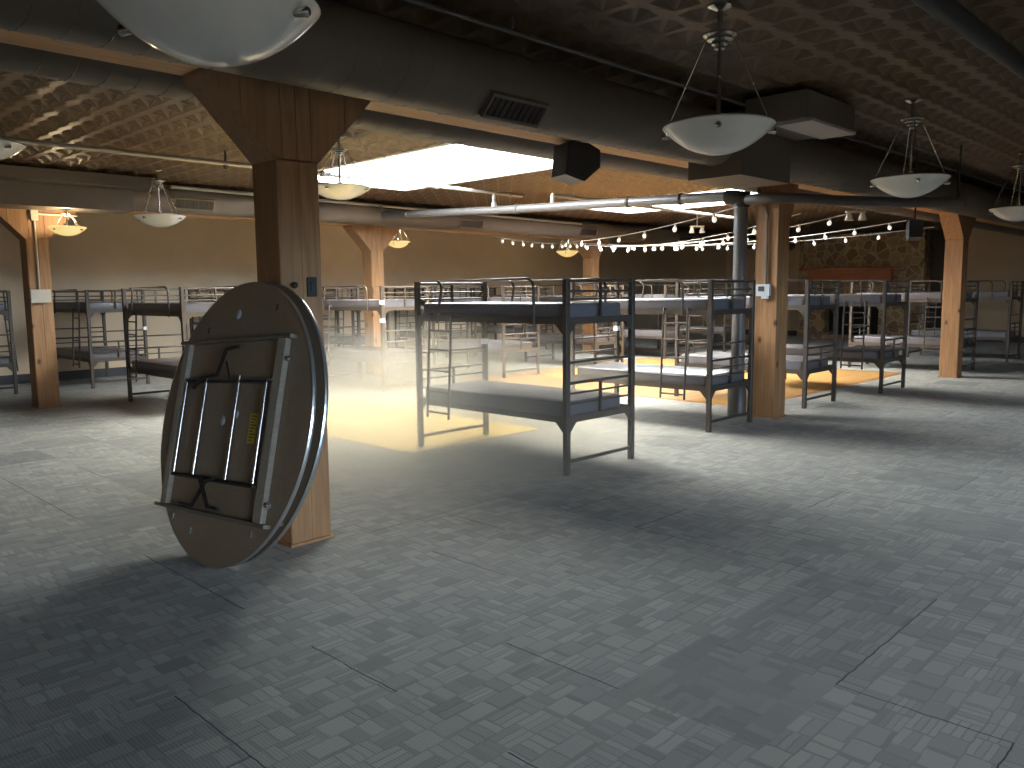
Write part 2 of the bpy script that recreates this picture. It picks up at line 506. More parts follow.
# roof deck that closes the attic, with the same openings
xsb = [X0-0.2]
rd = MB()
for s in SKY:
    r = sky_rect(s)
    r = (r[0]-0.03, r[1]-0.03, r[2]+0.03, r[3]+0.03)
    rd.box(xsb[-1], Y0-0.2, ZC+0.05, r[0], Y1+0.2, ZC+0.12)
    rd.box(r[0], Y0-0.2, ZC+0.05, r[2], r[1], ZC+0.12); rd.box(r[0], r[3], ZC+0.05, r[2], Y1+0.2, ZC+0.12)
    xsb.append(r[2])
rd.box(xsb[-1], Y0-0.2, ZC+0.05, X1+0.2, Y1+0.2, ZC+0.12)
struct(rd.build('ceiling_3', MWHITE))

SH = 0.46
def portal(name, loc, sx, sy, rot):
    l = bpy.data.lights.new(name, 'AREA'); l.shape = 'RECTANGLE'; l.size = sx; l.size_y = sy
    l.cycles.is_portal = True
    o = bpy.data.objects.new(name, l); C.objects.link(o); o.location = loc; o.rotation_euler = rot
    return o
for i, s in enumerate(SKY):
    r = sky_rect(s); zt = ZC+SH
    w = MB()
    t = 0.05
    w.box(r[0]-t, r[1]-t, ZC-0.012, r[0], r[3]+t, zt); w.box(r[2], r[1]-t, ZC-0.012, r[2]+t, r[3]+t, zt)
    w.box(r[0], r[1]-t, ZC-0.012, r[2], r[1], zt); w.box(r[0], r[3], ZC-0.012, r[2], r[3]+t, zt)
    # white trim on the tin
    k = 0.09
    for (a0, b0, a1, b1) in ((r[0]-k, r[1]-k, r[0], r[3]+k), (r[2], r[1]-k, r[2]+k, r[3]+k), (r[0], r[1]-k, r[2], r[1]), (r[0], r[3], r[2], r[3]+k)):
        w.box(a0, b0, ZC-0.035, a1, b1, ZC-0.008)
    wo = struct(w.build('window_%d' % (i+1), MWHITE))
    f = MB()
    ym = (r[1]+r[3])/2
    f.box(r[0], r[1], zt-0.04, r[0]+0.05, r[3], zt); f.box(r[2]-0.05, r[1], zt-0.04, r[2], r[3], zt)
    f.box(r[0]+0.05, r[1], zt-0.04, r[2]-0.05, r[1]+0.05, zt); f.box(r[0]+0.05, r[3]-0.05, zt-0.04, r[2]-0.05, r[3], zt)
    f.box(r[0]+0.05, ym-0.03, zt-0.04, r[2]-0.05, ym+0.03, zt)
    f.build('frame', MWHITE, wo)
    g = MB().box(r[0], r[1], zt+0.001, r[2], r[3], zt+0.009)
    g.build('pane', MPANE, wo)
    portal('skylight_portal', ((r[0]+r[2])/2, (r[1]+r[3])/2, zt+0.02), r[2]-r[0], r[3]-r[1], (0, 0, 0))
for i, (a, bb, z0, z1) in enumerate(WIN):
    f = MB(); q = 0.05
    f.box(a, Y0-0.14, z0, a+q, Y0-0.06, z1); f.box(bb-q, Y0-0.14, z0, bb, Y0-0.06, z1)
    f.box(a+q, Y0-0.14, z0, bb-q, Y0-0.06, z0+q); f.box(a+q, Y0-0.14, z1-q, bb-q, Y0-0.06, z1)
    f.box((a+bb)/2-0.025, Y0-0.14, z0+q, (a+bb)/2+0.025, Y0-0.06, z1-q)
    wo = struct(f.build('window_%d' % (i+4), MWHITE))
    MB().box(a+q, Y0-0.105, z0+q, bb-q, Y0-0.097, z1-q).build('pane', MPANE, wo)
    portal('window_portal', ((a+bb)/2, Y0-0.18, (z0+z1)/2), bb-a, z1-z0, (PI/2, 0, 0))

# parquet dance floor set into the carpet
df = MB().box(9.82, 5.25, 0.0, 15.3, 10.65, 0.004).build('dance_floor', MPARQ)
tag(df, 'orange oak plank dance floor set in the grey carpet', 'wooden floor')
bd = MB()
for a in ((9.72, 5.15, 15.4, 5.25), (9.72, 10.65, 15.4, 10.75), (9.72, 5.25, 9.82, 10.65), (15.3, 5.25, 15.4, 10.65)):
    bd.box(a[0], a[1], 0, a[2], a[3], 0.005)
bd.build('border', wood('oak_border', (0.30, 0.12, 0.03), (0.42, 0.19, 0.05), 'x', knots=False, rough=0.35), df)

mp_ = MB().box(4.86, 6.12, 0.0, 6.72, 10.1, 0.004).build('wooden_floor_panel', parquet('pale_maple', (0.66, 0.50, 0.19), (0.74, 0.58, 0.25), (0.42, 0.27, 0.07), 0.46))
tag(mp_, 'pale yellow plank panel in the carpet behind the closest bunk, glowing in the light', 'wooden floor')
# ------------------------------------------------------------------ timber columns and beams
CW_ = 0.284
def column(x, y, label, fl=0.55, fr=0.55):
    t = thing('timber_column', label, 'column', (x+CW_/2, y+CW_/2, 0), 0, 'timber columns under the beams')
    h = CW_/2
    m = MB()
    m.cbox(-h, -h, 0, -0.002, h, 2.34, 0.006); m.cbox(0.002, -h, 0, h, h, 2.34, 0.006)
    m.box(-h+0.01, -h+0.004, 0, h-0.01, h-0.004, 2.34)
    m.build('shaft', MCOL, t)
    b_ = MB()
    # flared bracket of upright boards
    def zb(x_):
        f_ = fl if x_ < 0 else fr
        return 2.33 if abs(x_) <= h+1e-6 or f_ <= h+0.01 else 2.33+(abs(x_)-h)/(f_-h)*0.43
    edges = sorted(set([-fl, -h-(fl-h)*0.5, -0.10, 0.0, 0.10, h+(fr-h)*0.5, fr] if fl > h+0.01 else [-h, -0.06, 0.03, 0.10, h+(fr-h)*0.5, fr]))
    for a, c in zip(edges[:-1], edges[1:]):
        poly = [(a+0.002, zb(a))]
        if a < -h-0.003 < c: poly.append((-h, 2.33))
        if a < h < c-0.003: poly.append((h, 2.33))
        poly += [(c-0.002, zb(c)), (c-0.002, 2.80), (a+0.002, 2.80)]
        b_.prism(poly, -h, h)
    b_.build('bracket', MBRACK, t)
    m = MB().box(-h-0.014, -h-0.014, 0, h+0.014, -h, 0.018); m.box(h, -h, 0, h+0.014, h, 0.018)
    m.box(-h-0.014, -h, 0, -h, h, 0.018); m.box(-h-0.014, h, 0, h+0.014, h+0.014, 0.018)
    m.build('base_trim', MCOL, t)
    return t
YA, YB = 4.37, 12.60
column(2.52, YA, 'thick timber column with a flared bracket that the round tables lean on')
column(9.05, YA+0.11, 'timber column with a grey thermostat box on it, beside the thick grey standpipe', CW_/2, 0.34)
column(15.12, YA-0.17, 'orange-lit timber column standing alone beyond the beds near the dark side of the hall')
column(3.42, YB, 'timber column with a beige junction box and thin conduit near the back wall')
column(9.16, YB, 'timber column rising behind the bunk beds where the white pipe starts')
column(15.72, YB, 'timber column seen above the bunks behind the string lights')
ba = MB().cbox(X0+0.02, YA, 2.78, X1-0.02, YA+CW_, ZC-0.035, 0.008, 'x').build('timber_beam', MBEAM)
tag(ba, 'long orange timber beam over the column with the tables, squeezed between two ducts', 'beam')
bb_ = MB().cbox(X0+0.02, YB, 2.78, X1-0.02, YB+CW_, ZC-0.035, 0.008, 'x').build('timber_beam', MBEAM)
tag(bb_, 'long timber beam over the column row nearest the back wall', 'beam')

# ------------------------------------------------------------------ ducts
def duct(y, z, r, x0, x1, label, group='round brown ducts'):
    n = 40
    m = MB()
    nseg = 24
    vs = [(x0+(x1-x0)*i/nseg, y+r*math.cos(2*PI*k/n), z+r*math.sin(2*PI*k/n)) for i in range(nseg+1) for k in range(n)]
    fs = [(i*n+k, i*n+(k+1) % n, (i+1)*n+(k+1) % n, (i+1)*n+k) for i in range(nseg) for k in range(n)]
    m.add(vs, fs, True)
    for e in (0, nseg): m.add(vs[e*n:(e+1)*n], [tuple(range(n))])
    # spiral lock seam
    pitch = 0.17
    turns = (x1-x0)/pitch
    k = int(turns*20)
    m.tube([(x0+(x1-x0)*q/k, y+(r+0.0005)*math.cos(-2*PI*q/20), z+(r+0.0005)*math.sin(-2*PI*q/20)) for q in range(k+1)], 0.0035, 4)
    o = m.build('air_duct', MDUCT, fix=False)
    tag(o, label, 'duct', group)
    return o
d1 = duct(3.93, 2.885, 0.232, X0+0.1, X1-0.1, 'big dark spiral duct in front of the beam, running over the near bunks')
d2 = duct(4.96, 2.94, 0.215, X0+0.1, X1-0.1, 'brown spiral duct just behind the beam, passing the skylight edge')
d3 = duct(12.22, 2.96, 0.200, 4.6, X1-0.1, 'brown duct with square registers in front of the back row of columns')
def register(d, x, y, z, r, ang, w=0.5, hh=0.15):
    # framed grille lying on the duct at angle ang (0 = towards -Y, downwards positive)
    m = MB(); f = MB()
    ny, nz = -math.cos(ang), -math.sin(ang)
    c0 = Vector((x, y+ny*(r+0.012), z+nz*(r+0.012)))
    U = Vector((1, 0, 0)); Vv = Vector((0, -nz, ny)); Nn = Vector((0, ny, nz))
    def slab(mb_, u0, u1, v0, v1, n0, n1):
        vs = [c0+U*a+Vv*b1+Nn*c1 for c1 in (n0, n1) for a, b1 in ((u0, v0), (u1, v0), (u1, v1), (u0, v1))]
        mb_.add(vs, [(0,3,2,1),(4,5,6,7),(0,1,5,4),(1,2,6,5),(2,3,7,6),(3,0,4,7)])
    w2, h2_ = w/2, hh/2
    for a in ((-w2, w2, -h2_, -h2_+0.02), (-w2, w2, h2_-0.02, h2_), (-w2, -w2+0.02, -h2_+0.02, h2_-0.02), (w2-0.02, w2, -h2_+0.02, h2_-0.02)):
        slab(f, *a, -0.05, 0.006)
    slab(m, -w2+0.02, w2-0.02, -h2_+0.02, h2_-0.02, -0.05, -0.008)
    k = int((w-0.04)/0.05)
    for i in range(k):
        u = -w2+0.035+i*(w-0.04)/k
        slab(m, u, u+0.008, -h2_+0.02, h2_-0.02, -0.008, 0.001)
    o = f.build('register', MDUCT, d)
    m.build('grille', MREG, o)
register(d1, 3.90, 3.93, 2.875, 0.24, 0.75, 0.52, 0.17)
for x in (5.55, 11.2, 14.9, 19.0): register(d3, x, 12.22, 2.96, 0.200, 0.35, 0.62, 0.17)
# rectangular plenums on the duct runs
pb = MB().box(6.66, 3.66, 2.55, 7.60, 4.20, 3.1)
pb.box(6.60, 3.05, 2.94, 7.58, 3.60, 3.165)
pl = pb.build('duct_plenum', MDUCT, d1)
MB().box(6.64, 3.02, 2.915, 7.54, 3.34, 2.938).build('vent_panel', plain('grey_vent_panel', (0.42, 0.42, 0.42), 0.4, metal=0.3), pl)
pp = MB().box(2.55, 11.9, 2.72, 4.62, 12.5, 3.05); pp.box(2.9, 11.6, 3.02, 4.9, 12.2, 3.165)
p2 = pp.build('duct_plenum', MDUCT, d3)
MB().box(4.9, 11.75, 3.06, 4.98, 12.05, 3.16).build('collar', MDUCT, p2)

# ------------------------------------------------------------------ pipes
def pipe(name, pts, r, mat, label, cat='pipe', parent=None, n=14):
    o = MB().tube(pts, r, n).build(name, mat, parent)
    if parent is None: tag(o, label, cat)
    return o
def arc_pts(ctr, a, bvec, r, k=6):
    c0 = Vector(ctr); a = Vector(a); bvec = Vector(bvec)
    return [c0+a*math.cos(t)*r+bvec*math.sin(t)*r for t in [PI/2*i/k for i in range(k+1)]]
main = pipe('sprinkler_main', [(8.95, 11.9, 2.92), (8.95, 9.0, 2.79), (8.95, 5.12, 2.655)], 0.062, MGALV,
            'thick grey sprinkler main sloping from the back columns to the standpipe')
for y, z in ((11.2, 2.888), (8.6, 2.776), (6.55, 2.705), (5.75, 2.677)):
    MB().lathe([(0.064, -0.02), (0.074, -0.02), (0.074, 0.02), (0.064, 0.02)], 16, (8.95, y, z), 'y').build('coupling', MIRON if y < 8 else MGALV, main)
st = MB().tube([(9.02, 4.95, 0), (9.02, 4.95, 2.56)], 0.082, 16)
sp = st.build('standpipe', MGALV); tag(sp, 'thick grey upright standpipe beside the thermostat column', 'pipe')
MB().lathe([(0.115, 0), (0.115, 0.33), (0.09, 0.36)], 18, (9.02, 4.95, 0)).build('sleeve', MGALV, sp)
MB().tube([(8.95, 5.11, 2.645), (8.96, 4.99, 2.635), (9.0, 4.92, 2.62), (9.04, 4.85, 2.61)], 0.085, 14).lathe([(0.1, -0.03), (0.1, 0.03)], 16, (9.02, 4.95, 2.545)).build('elbow', MIRON, sp)
sb_ = pipe('sprinkler_main', [(9.0, 4.86, 2.60), (8.94, 4.72, 2.59), (8.955, 4.42, 2.58), (9.15, 4.28, 2.575), (9.6, 4.02, 2.56), (10.1, 3.62, 2.545), (10.7, 3.02, 2.53)], 0.062, MGALV, 'thick grey pipe running off toward the dark side of the hall above the thermostat column')
MB().tube([(10.7, 3.05, 2.53), (10.7, 3.05, 3.2)], 0.012, 6).build('hanger', MIRON, sb_)
b1 = pipe('sprinkler_branch', [(1.2, 9.1, 3.06), (9.6, 9.1, 3.06)], 0.026, MSILV, 'thin white sprinkler line crossing below the bright skylight')
MB().tube([(8.95, 9.1, 3.06), (8.95, 9.1, 2.80)], 0.03, 10).lathe([(0.045, -0.04), (0.045, 0.04)], 12, (8.95, 9.1, 2.87)).build('riser', MSILV, b1)
for x in (5.9, 7.8, 9.3): MB().lathe([(0.028, -0.03), (0.038, -0.03), (0.038, 0.03), (0.028, 0.03)], 12, (x, 9.1, 3.06), 'x').build('coupling', MSILV, b1)
for x in (6.9, ): MB().tube([(x, 9.1, 3.06), (x, 9.1, 3.3)], 0.006, 6).build('hanger', MIRON, b1)
b2 = pipe('sprinkler_branch', [(5.2, 12.0, 3.12), (14.6, 12.0, 3.06)], 0.026, MSILV, 'thin grey sprinkler line along the back duct')
MB().tube([(8.95, 12.0, 3.10), (8.95, 11.85, 2.96)], 0.03, 10).build('riser', MSILV, b2)
b3 = pipe('sprinkler_branch', [(8.95, 7.9, 2.92), (14.3, 7.9, 2.88)], 0.028, MSILV, 'thin white sprinkler line passing under the far skylight toward the standpipe')
MB().tube([(8.95, 7.9, 2.92), (8.95, 7.9, 2.76)], 0.03, 10).build('riser', MSILV, b3)
pc = pipe('conduit', [(X0+0.1, 3.62, 3.13), (X1-0.2, 3.62, 3.13)], 0.014, MGALV, 'slim steel conduit lying along the top of the big dark duct', 'conduit')
for x in (3.72, 5.6): MB().tube([(x, 3.62, 3.12), (x, 3.60, 3.21)], 0.007, 6).lathe([(0.03, -0.006), (0.036, 0), (0.03, 0.006)], 14, (x, 3.62, 3.165), 'x').build('hanger', MGALV, pc)
pk = pipe('black_pipe', [(X0+0.1, 1.52, 3.04), (X1-0.1, 1.52, 3.04)], 0.06, MBLK, 'black pipe crossing the dark tin ceiling above the hanging bowls')
for x in (3.0, 7.0, 11.0): MB().tube([(x, 1.52, 3.04), (x, 1.52, 3.215)], 0.01, 6).build('hanger', MIRON, pk)
MB().tube([(4.6, 9.1, 3.06), (4.6, 9.1, 3.2)], 0.012, 6).lathe([(0.035, -0.03), (0.02, -0.05), (0.008, -0.07)], 12, (4.6, 9.1, 3.06)).build('sprinkler_head', MIRON, b1)

# ------------------------------------------------------------------ column fittings
tb = thing('thermostat', 'grey thermostat box with a dark display on the column behind the second bunk', 'thermostat', (9.05, 4.64, 1.53))
tb.rotation_euler = (0, 0, -PI/2)
MB().cbox(-0.085, -0.045, -0.07, 0.085, 0, 0.07, 0.008, 'y').build('body', MGREYBOX, tb)
MB().box(-0.055, -0.049, -0.012, 0.02, -0.044, 0.045).build('display', MBLK, tb)
MB().tube([(0.03, -0.02, 0.07), (0.03, -0.02, 0.88), (-0.03, -0.02, 1.02), (-0.09, -0.02, 1.2)], 0.013, 8).build('conduit', MGALV, tb)
MB().box(-0.02, -0.04, -0.1, 0.06, -0.005, -0.068).build('latch', MGREYBOX, tb)
jb = thing('junction_box', 'beige junction box on the leftmost timber column with conduit up to the lit bowl lamp', 'junction box', (3.42+0.12, YB, 1.555))
MB().cbox(-0.125, -0.07, -0.09, 0.125, 0, 0.09, 0.006, 'y').build('body', MBOX, jb)
MB().tube([(0.0, -0.02, 0.09), (0.0, -0.02, 1.06)], 0.014, 8).build('conduit', MBOX, jb)
MB().cbox(-0.045, -0.05, 1.03, 0.045, 0, 1.19, 0.006, 'y').build('upper_box', MBOX, jb)
MB().tube([(0.045, -0.03, 1.12), (0.55, -0.03, 1.12)], 0.014, 8).build('arm', MBOX, jb)
sw = thing('light_switch', 'dark rectangular switch plate on the column behind the round tables', 'switch', (2.52+0.205, YA, 1.59))
MB().cbox(-0.032, -0.012, -0.06, 0.032, 0, 0.06, 0.004, 'y').build('plate', MIRON, sw)
MB().box(-0.012, -0.018, -0.03, 0.012, -0.011, 0.03).build('rocker', MBLK, sw)
pg = thing('peg', 'small brown round knob on the column above the table edge', 'knob', (2.52+0.075, YA, 1.60))
MB().lathe([(0.012, 0), (0.012, -0.02), (0.02, -0.026), (0.018, -0.036), (0.0, -0.04)], 12, axis='y').build('knob', MIRON, pg)

def speaker(loc, rz, label, up=0.16):
    t = thing('loudspeaker', label, 'speaker', loc, rz, 'small black loudspeakers')
    m = MB()
    hex_ = [(-0.16, -0.13), (0.02, -0.18), (0.17, -0.06), (0.17, 0.08), (0.06, 0.13), (-0.13, 0.13)]
    m.prism(hex_, -0.12, 0.12)
    m.build('cabinet', MBLK, t)
    MB().prism([(a*0.88, b*0.88) for a, b in hex_], -0.126, -0.119).build('grille', MREG, t)
    MB().tube([(0, 0.0, 0.12), (0, 0.0, up-0.008)], 0.015, 8).box(-0.04, -0.04, up-0.008, 0.04, 0.04, up).build('bracket', MBLK, t)
    return t
speaker((5.33, 4.45, 2.62), -0.35, 'black loudspeaker hung under the beam in front of the bright skylight')
speaker((13.5, 4.45, 2.44), 0.5, 'black loudspeaker hung under the beam near the orange-lit column', 0.34).scale = (0.8, 0.8, 1.0)

def spots(loc, stem, label):
    t = thing('twin_spotlight', label, 'spotlight', loc, -0.8, 'twin spotlights')
    MB().box(-0.16, -0.025, 0.0, 0.16, 0.025, 0.035).tube([(0, 0, 0.03), (0, 0, stem)], 0.012, 8).build('mount', MBOX, t)
    for sx in (-0.11, 0.11):
        MB().lathe([(0.03, 0), (0.040, -0.02), (0.05, -0.06), (0.065, -0.12), (0.058, -0.12), (0.04, -0.07), (0.0, -0.06)], 18, (sx, 0, 0)).build('head', MBOX, t)
spots((13.6, 5.40, 2.76), 0.45, 'pair of beige spotlights in front of the stone chimney')
spots((15.6, 9.6, 2.88), 0.32, 'pair of beige spotlights above the string lights beside the standpipe')

# ------------------------------------------------------------------ pendant lamps
def lamp_proto(lit, drop=0.70, depth=0.165):
    t = thing('pendant_lamp', 'x', 'lamp')
    D = 0.665; R = D/2
    # bowl: shallow dish, rim at z=-0.70 below the ceiling
    zr = -drop; kz = drop/0.70
    prof_o = []
    for i in range(15):
        q = i/14
        prof_o.append((R*math.sin(q*PI/2*0.97)/math.sin(PI/2*0.97), zr-depth*(1-(math.sin(q*PI/2*0.97)/math.sin(PI/2*0.97))**2.1)))
    prof = [(max(r_, 0.0), z_) for r_, z_ in prof_o]
    inner = [(max(r_-0.012, 0.0), z_+0.012) for r_, z_ in reversed(prof_o)]
    MB().lathe(prof+inner, 48).build('bowl', MBOWLON if lit else MBOWL, t)
    MB().lathe([(r__, z__*kz) for r__, z__ in [(0.0, 0.0), (0.075, 0.0), (0.075, -0.012), (0.03, -0.03), (0.016, -0.035), (0.016, -0.14), (0.05, -0.15), (0.10, -0.165), (0.10, -0.175),
                (0.075, -0.185), (0.075, -0.2), (0.05, -0.21), (0.05, -0.225), (0.03, -0.235), (0.03, -0.25), (0.012, -0.26), (0.012, -0.62), (0.03, -0.63), (0.03, -0.69), (0, -0.69)]], 28, smooth=False).build('hub', MCHROME, t)
    for k in range(4):
        a = k*PI/2+0.53
        cx, sy = math.cos(a), math.sin(a)
        p0 = (0.085*cx, 0.085*sy, -0.20*kz); p1 = (R*0.93*cx, R*0.93*sy, zr-0.012)
        pm = tuple((a_+b_)/2 for a_, b_ in zip(p0, p1))
        MB().tube([p0, p1], 0.0055, 8).lathe([(0.006, -0.012), (0.011, 0), (0.006, 0.012)], 10, pm).build('rod', MCHROME, t)
        # round clip that holds the glass
        q = Vector((cx, sy, 0)); c0 = q*(R*0.945)+Vector((0, 0, zr-0.045))
        MB().tube([c0-q*0.03, c0+q*0.012, c0+q*0.02], [0.012, 0.018, 0.010], 12).build('clip', MCHROME, t)
    return t
lampU = lamp_proto(False); lampL = lamp_proto(True); lampS = lamp_proto(True, 0.33, 0.155)
def lamp(proto, first, loc, label, sc=1.0, rz=0.0):
    o = proto if first else copy_tree(proto)
    o.location = loc; o['label'] = label; o['group'] = 'glass bowl pendant lamps'; o.scale = sc if isinstance(sc, tuple) else (sc, sc, sc); o.rotation_euler = (0, 0, rz)
    return o
ZL = ZC
lamp(lampU, True, (1.275, 2.57, ZL), 'huge nearest glass bowl lamp cut off by the top of the picture', (1.03, 1.03, 1.08))
lamp(lampU, False, (4.48, 2.62, ZL), 'glass bowl lamp hanging in front of the dark duct box with grey panel')
lamp(lampU, False, (7.92, 2.67, ZL), 'glass bowl lamp hanging on rods just above the top of the orange-lit column')
lamp(lampU, False, (12.0, 2.72, ZL), 'glass bowl lamp cut off by the right edge of the picture')
lamp(lampU, False, (1.62, 7.05, ZL), 'glass bowl lamp of which only a tip shows at the left edge of the picture', (1, 1, 0.8))
lamp(lampU, False, (5.13, 7.58, ZL), 'glass bowl lamp half hidden behind the bracket of the table column', (1, 1, 0.77))
lamp(lampU, False, (4.66, 11.15, ZL), 'unlit glass bowl lamp hanging against the tan back wall', (1, 1, 0.88))
lamp(lampS, True, (3.83, 12.2, 2.72), 'lit yellow bowl lamp beside the beige junction box column', 0.73)
lamp(lampL, True, (11.12, 14.3, ZL), 'lit yellow bowl lamp beside the column where the white pipe starts', 0.82)
lamp(lampL, False, (16.8, 14.3, ZL), 'lit yellow bowl lamp just above the string lights', 0.90)
for x, y_, z_ in ((3.83, 12.2, 2.58), (11.12, 14.3, ZC-0.45), (16.8, 14.3, ZC-0.45)):
    l = bpy.data.lights.new('lamp_bulb', 'POINT'); l.energy = 16; l.color = (1, 0.78, 0.48); l.shadow_soft_size = 0.08
    o = bpy.data.objects.new('lamp_bulb', l); C.objects.link(o); o.location = (x, y_, z_)

# ------------------------------------------------------------------ string lights
bulbm = MB().lathe([(0.0, -0.115), (0.018, -0.108), (0.03, -0.085), (0.03, -0.065), (0.018, -0.045), (0.015, -0.04)], 12).mesh('bulb', MBULB)
sockm = MB().lathe([(0.016, -0.042), (0.018, -0.038), (0.018, -0.008), (0.006, 0.0), (0.0, 0.004)], 10).mesh('socket', MBOX)
def strand(p0, p1, sag, nb, label, skip=0.0):
    p0 = Vector(p0); p1 = Vector(p1)
    t = thing('string_light', label, 'string lights', p0, 0, 'strings of bulbs over the dance floor')
    def at(q): return (p1-p0)*q+Vector((0, 0, -4*sag*q*(1-q)))
    MB().tube([at(i/24) for i in range(25)], 0.006, 6).build('cable', MCABLE, t)
    for i in range(nb):
        q = (i+0.5)/nb
        o = bpy.data.objects.new('bulb', bulbm); C.objects.link(o); o.parent = t; o.location = at(q)
        o.rotation_euler = (random.uniform(-.25, .25), random.uniform(-.25, .25), 0)
        s_ = bpy.data.objects.new('socket', sockm); C.objects.link(s_); s_.parent = o
strand((12.25, 12.4, 2.70), (14.9, 12.45, 2.66), 0.06, 8, 'short string of bulbs along the back beam above the bunks')
strand((14.3, 12.4, 2.66), (8.75, 4.85, 2.50), 0.10, 7, 'string of bulbs slanting up to the standpipe')
strand((14.7, 12.4, 2.67), (10.4, 4.85, 2.52), 0.24, 12, 'string of bulbs ending just past the thermostat column')
strand((15.0, 12.4, 2.67), (11.9, 4.85, 2.60), 0.22, 13, 'string of bulbs ending in front of the middle of the stone chimney')
strand((15.4, 12.4, 2.67), (14.3, 4.85, 2.64), 0.20, 13, 'string of bulbs ending at the near edge of the stone chimney')
strand((15.8, 12.4, 2.67), (15.7, 4.85, 2.60), 0.16, 12, 'string of bulbs ending beside the orange-lit column')

# ------------------------------------------------------------------ fireplace
ch = MB().box(24.98, 7.93, 0, X1-0.003, 9.15, 3.165); ch.box(24.98, 10.75, 0, X1-0.003, 11.65, 3.165); ch.box(24.98, 9.15, 1.25, X1-0.003, 10.75, 3.165)
fp = thing('fireplace', 'wide fieldstone chimney with a red wood mantel on the far wall', 'fireplace', (25.3, 9.8, 0))
def local(mb_, base): mb_.v = [(a-base[0], b-base[1], c-base[2]) for a, b, c in mb_.v]; return mb_
local(ch, (25.3, 9.8, 0)).build('chimney', MSTONE, fp)
local(MB().box(25.25, 9.155, 0.001, X1-0.01, 10.745, 1.245), (25.3, 9.8, 0)).build('firebox', MFBOX, fp)
local(MB().cbox(24.72, 8.75, 1.70, 24.98, 11.25, 2.08, 0.01, 'y').box(24.62, 8.45, 2.08, 24.98, 11.5, 2.15), (25.3, 9.8, 0)).build('mantel', MMANT, fp)
local(MB().box(24.4, 8.6, 0, 24.98, 11.1, 0.12), (25.3, 9.8, 0)).build('hearth', MSTONE, fp)
struct(MB().box(X1-0.10, 7.25, 0, X1-0.001, 7.9, ZC-0.04).build('trim_1', plain('dark_umber', (0.055, 0.04, 0.03), 0.7)))
struct(MB().box(X1-0.12, 14.0, 0, X1-0.001, 14.5, ZC-0.04).build('trim_2', MWALL))

